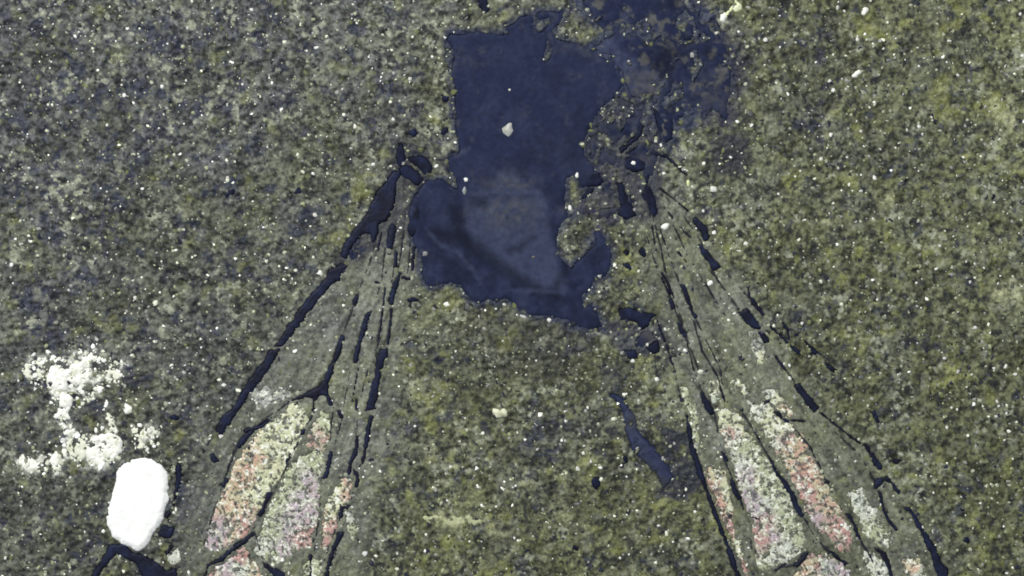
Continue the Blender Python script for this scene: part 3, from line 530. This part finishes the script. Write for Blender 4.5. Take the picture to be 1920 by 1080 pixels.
# ------------------------------------------------------------------ loose grains
t = (1+5**0.5)/2
ICO = np.array([(-1,t,0),(1,t,0),(-1,-t,0),(1,-t,0),(0,-1,t),(0,1,t),(0,-1,-t),(0,1,-t),(t,0,-1),(t,0,1),(-t,0,-1),(-t,0,1)], float); ICO /= np.linalg.norm(ICO[0])
ICF = np.array([(0,11,5),(0,5,1),(0,1,7),(0,7,10),(0,10,11),(1,5,9),(5,11,4),(11,10,2),(10,7,6),(7,1,8),(3,9,4),(3,4,2),(3,2,6),(3,6,8),(3,8,9),(4,9,5),(2,4,11),(6,2,10),(8,6,7),(9,8,1)])
rng = np.random.default_rng(9)
def scatter(n, r0, r1, colours, sink, flat, zone=None):
    x0, y0, x1, y1 = zone or (-200, -180, 2120, 1260); px = rng.uniform(x0, x1, n); py = rng.uniform(y0, y1, n); h, cov = height(px, py)
    fin = np.zeros(n); 
    for wp in WINGS: fin = np.maximum(fin, sd_poly(wp, px, py) > 0)
    sm = STM.reshape(X.shape)[np.clip(np.searchsorted(gy, py), 0, nyg-1), np.clip(np.searchsorted(gx, px), 0, nxg-1)]
    cl = 0.55+0.9*fbm(px, py, 45, 610, 3); thin = (rng.random(n) < cl) | (zone is not None)
    ok = (~cov) & (rng.random(n) > 0.8*sm) & thin & ~((fin > 0) & (rng.random(n) < 0.4))
    if zone: ok &= np.max([sd_poly(p, px, py) for p in POWDER], 0) > -8*rng.random(n); px, py, h = px[ok], py[ok], h[ok]; n = len(px)
    r = r0+(r1-r0)*rng.random(n)**2.2
    v = ICO[None]*(0.7+0.6*rng.random((n, 12, 1))); st = 0.7+0.6*rng.random((n, 1, 3)); st[:, :, 2] *= flat
    v = v*st; a = rng.uniform(0, 6.283, n); ca, sa = np.cos(a)[:, None], np.sin(a)[:, None]
    vx = v[:, :, 0]*ca - v[:, :, 1]*sa; vy = v[:, :, 0]*sa + v[:, :, 1]*ca
    V_ = np.stack([wx(px[:, None]+vx*r[:, None]), wy(py[:, None]+vy*r[:, None]), (h[:, None]+(v[:, :, 2]-sink)*r[:, None])*S], 2)
    cc = np.array(colours)[rng.integers(0, len(colours), n)]*(0.8+0.4*rng.random((n, 1)))
    return V_.reshape(-1, 3), np.repeat(cc, 12, 0), n
def grains(name, specs, label):
    VV, CC, FF, off = [], [], [], 0
    for sp in specs:
        v, c, n = scatter(*sp); VV.append(v); CC.append(c)
        FF.append((ICF[None]+12*np.arange(n)[:, None, None]).reshape(-1, 3)[:, ::-1]+off); off += len(v)
    o = new_mesh(name, np.concatenate(VV), np.concatenate(FF), M_crystal, np.concatenate(CC), None, False); tag(o, label, None, None, 'stuff')
grains('mineral_grains', [
  (1500, 1.8, 4.6, [lin(250,250,245), lin(240,242,222), lin(232,230,222)], 0.15, 0.7),
  (8600, 1.8, 4.2, [lin(176,180,158), lin(160,166,132), lin(158,158,154)], 0.3, 0.6),
  (4800, 2.6, 6.0, [lin(100,104,90), lin(108,114,76), lin(88,90,90)], 0.35, 0.6),
  (6200, 2.4, 6.5, [lin(28,32,50), lin(36,38,36)], 0.45, 0.5)], 'tiny glinting pale and dark grains covering the rock')
grains('white_powder', [(1150, 2.0, 7.0, [lin(250,250,246), lin(240,241,230), lin(222,224,204)], 0.3, 0.6, (20, 630, 320, 900))], 'powdery white crumbs between the white grains at lower left')

def lump(name, poly, h, label, cat, group=None, colour=None, seed=1, rag=2.5, pit=0.0, wave=10, edge=None, mat=None, spots=True):
    cw = lin(246,247,240) if colour is None else colour
    def fn(x, y, f):
        n = fbm(x, y, 15, seed+5, 3); c = np.tile(cw, (len(x), 1)); return mixc(c, cw*np.array([0.66, 0.68, 0.58]), (0.8 if spots else 0.3)*sstep(0.25, 0.5, n)*(0.35 if h > 7.5 else 1))
    o = film(name, Shape([poly], rag=rag, wave=wave, seed=seed, pit=pit), mat or M_white, fn, h, edge or h*1.3, -2.0, 1.6, None, 1.2, press=False)
    return tag(o, label, cat, group)
def blob(cx, cy, rx, ry, ang=0, n=11, seed=0, jag=0.22):
    r_ = random.Random(seed); out = []
    for k in range(n):
        a = 2*math.pi*k/n; q = 1+r_.uniform(-jag, jag); u, v = rx*q*math.cos(a), ry*q*math.sin(a)
        out.append((cx+u*math.cos(ang)-v*math.sin(ang), cy+u*math.sin(ang)+v*math.cos(ang)))
    return out
PEBBLE = rounded([(217,884),(228,868),(246,860),(262,857),(278,858),(292,862),(306,874),(316,888),(317,907),(316,924),(318,938),(308,962),(305,980),(290,998),(277,1024),(258,1037),(243,1025),(217,1016),(199,986),(199,966),(206,934),(215,909)])
lump('white_pebble', PEBBLE, 8, 'large smooth white egg-shaped pebble at the left wing tip', 'pebble', None, lin(253,253,252), 700, 3.0, spots=False)
W = lin(248,248,240); K = lin(230,232,214)
GR = 'white calcite grains above the pebble'
for k, (cx, cy, rx, ry, c, pit, lab) in enumerate([
  (62,695,19,18,K,.25,'speckled cream grain at the far left end of the upper white cluster'),
  (109,709,20,23,W,.45,'bright white grain second from left in the upper white cluster'),
  (148,702,19,24,W,.35,'broad white grain in the middle of the upper cluster'),
  (167,673,10,14,W,.9,'pointed white grain sticking up from the top of the upper cluster'),
  (213,694,21,18,K,.2,'faint crumbly cream grain at the right end of the upper cluster'),
  (122,751,14,11,W,.9,'white grain just under the upper white cluster'),
  (199,760,9,7,W,.9,'small white grain left of the teardrop grain'),
  (240,766,10,13,W,.9,'lone white teardrop-shaped grain above the pebble'),
  (116,775,16,9,W,.5,'flat wide white grain below the upper cluster'),
  (130,811,10,9,W,.8,'small round white grain above the largest lower grain'),
  (193,842,30,30,W,.42,'largest pitted white grain left above the pebble'),
  (145,843,21,19,K,.3,'dull cream grain touching the largest pitted grain on its left'),
  (56,870,20,14,W,.8,'leftmost bright white grain of the lower row'),
  (110,867,18,18,W,.4,'broken white grain with a hollow centre in the lower row'),
  (274,816,19,17,K,.15,'crumbly cream ring of mineral on top of the pebble'),
  (205,794,17,12,K,.2,'crumbly cream grain just above the largest pitted grain'),
  (170,744,14,9,K,.2,'faint cream grain under the middle of the upper cluster')]):
    lump('calcite_grain', blob(cx, cy, rx*1.2, ry*1.15, 0.3*k, 11, k), 6 if pit > .3 else 4, lab, 'grain', GR, c, 720+k, 3.0, pit)
for k, (cx, cy, rx, ry, a, c, lab) in enumerate([
  (953,243,11,14,0.2,lin(185,186,180),'grey and yellow grain standing alone on the dark thorax'),
  (938,775,16,9,0.2,lin(225,226,200),'cream flat grain in open rock below the body'),
  (1357,33,7,9,0,W,'white grain at the lower end of the pale streak by the head'),
  (1383,14,11,10,0.6,lin(236,240,205),'creamy grain at the top of the pale streak by the head'),
  (1622,20,7,10,0,W,'tall white grain near the top edge of the rock'),
  (1607,138,10,6,-0.5,W,'white oval grain in the upper rock right of the head'),
  (1383,228,6,6,0,W,'round white grain just off the corner of the head'),
  (1188,306,6,4.5,0.5,W,'white grain ringed by dark film beside the thorax'),
  (1247,425,9,6,-0.3,W,'white grain between the thorax and the right wing edge vein'),
  (598,512,8,6.5,-0.3,W,'white oval grain beside the left wing edge vein'),
  (598,390,5,5,0,W,'round white grain in rock above the left wing edge vein'),
  (1231,711,6,5,0.3,W,'white grain beside the inner vein of the right wing'),
  (1313,697,5,5,0,W,'white grain between two inner veins of the right wing base'),
  (955,168,4,4,0,lin(215,215,205),'tiny pale grain on the thorax above the yellow one'),
  (874,337,5,4,0.4,W,'small white grain at the left waist of the body'),
  (871,357,5,8,0,lin(150,154,158),'dull grey oval grain at the left waist of the body'),
  (1082,329,4,6,0,W,'white grain at the top of the rock island in the body'),
  (1069,390,6,6,0,W,'white grain low on the rock island in the body'),
  (837,571,6,5,0,W,'white grain in rock under the left corner of the body'),
  (818,312,5,5,0,W,'white grain in the rock bridge left of the body'),
  (797,476,6,6,0,lin(140,140,138),'dull tan grain at the left edge of the lower body'),
  (1001,482,4,3.5,0,lin(120,115,112),'tiny dull grain on the pale body plate'),
  (1030,601,5,4,0.3,lin(225,226,220),'small white grain just under the lowest edge of the body'),
  (982,594,10,5,0.3,lin(190,192,188),'long pale flat grain along the lower body edge'),
  (1290,345,4,9,0.2,lin(220,224,170),'upright yellowish grain right of the thorax'),
  (1337,355,9,6,0.5,lin(226,228,220),'pale double grain in rock above the right wing'),
  ]):
    lump('pale_grain', blob(cx, cy, rx, ry, a, 10, 50+k), 6, lab, 'grain', 'single pale grains in the rock', c, 800+k, 1.2, 0.0, 8)
lump('pale_grain', [(1356,30),(1372,8),(1378,-2),(1384,2),(1378,14),(1362,36)], 5, 'narrow pale yellow streak running up beside the head', 'grain', 'single pale grains in the rock', lin(220,226,180), 850, 1.5)
lump('pale_grain', [(795,965),(840,968),(880,966),(908,974),(905,984),(860,988),(815,984),(790,978)], 4, 'long pale olive sliver of mineral below the body', 'grain', 'single pale grains in the rock', lin(176,180,142), 851, 6, 0.5)
for k, (cx, cy, rx, ry, a, lab) in enumerate([
  (432,362,13,6,-0.7,'dark blue lens-shaped fleck in the rock left of the body'),
  (560,358,8,8,0,'dark fleck in rock above the left wing edge vein'),
  (836,184,7,7,0,'dark blue fleck just left of the thorax edge'),
  (832,247,11,7,-0.9,'slanted dark fleck by the lower left side of the thorax'),
  (775,250,9,8,0,'round dark fleck in rock left of the thorax'),
  (1172,861,6,9,-0.4,'dark fleck left of the loose leg piece'),
  (1075,1030,12,9,0.2,'dark fleck near the bottom middle of the rock'),
  (775,562,12,5,0,'dark fleck in rock between left wing base and body'),
  (403,858,0.1,0.1,0,''),
  (1862,370,6,6,0,'dark fleck in the olive rock at the right edge'),
  (1812,1012,9,8,0.3,'dark fleck in rock right of the right wing tip'),
  (1805,955,8,6,0.5,'dark fleck above the one by the right wing tip'),
  (1118,905,10,14,0,'grey-blue crumbly fleck below left of the leg piece'),
  (230,785,0.1,0.1,0,''),
  (325,782,9,7,0.2,'dark fleck in rock between the white grains and left wing'),
  (1285,700,0.1,0.1,0,''),
  (815,742,0.1,0.1,0,'')]):
    if not lab: continue
    o = film('dark_fleck', Shape([blob(cx, cy, rx, ry, a, 11, 90+k)], rag=2.0, wave=8, seed=900+k), M_film, col_vein, 4.0, 4, -1.5, 1.6, None, 0.8, press=False)
    tag(o, lab, 'fleck', 'dark flecks in the rock')
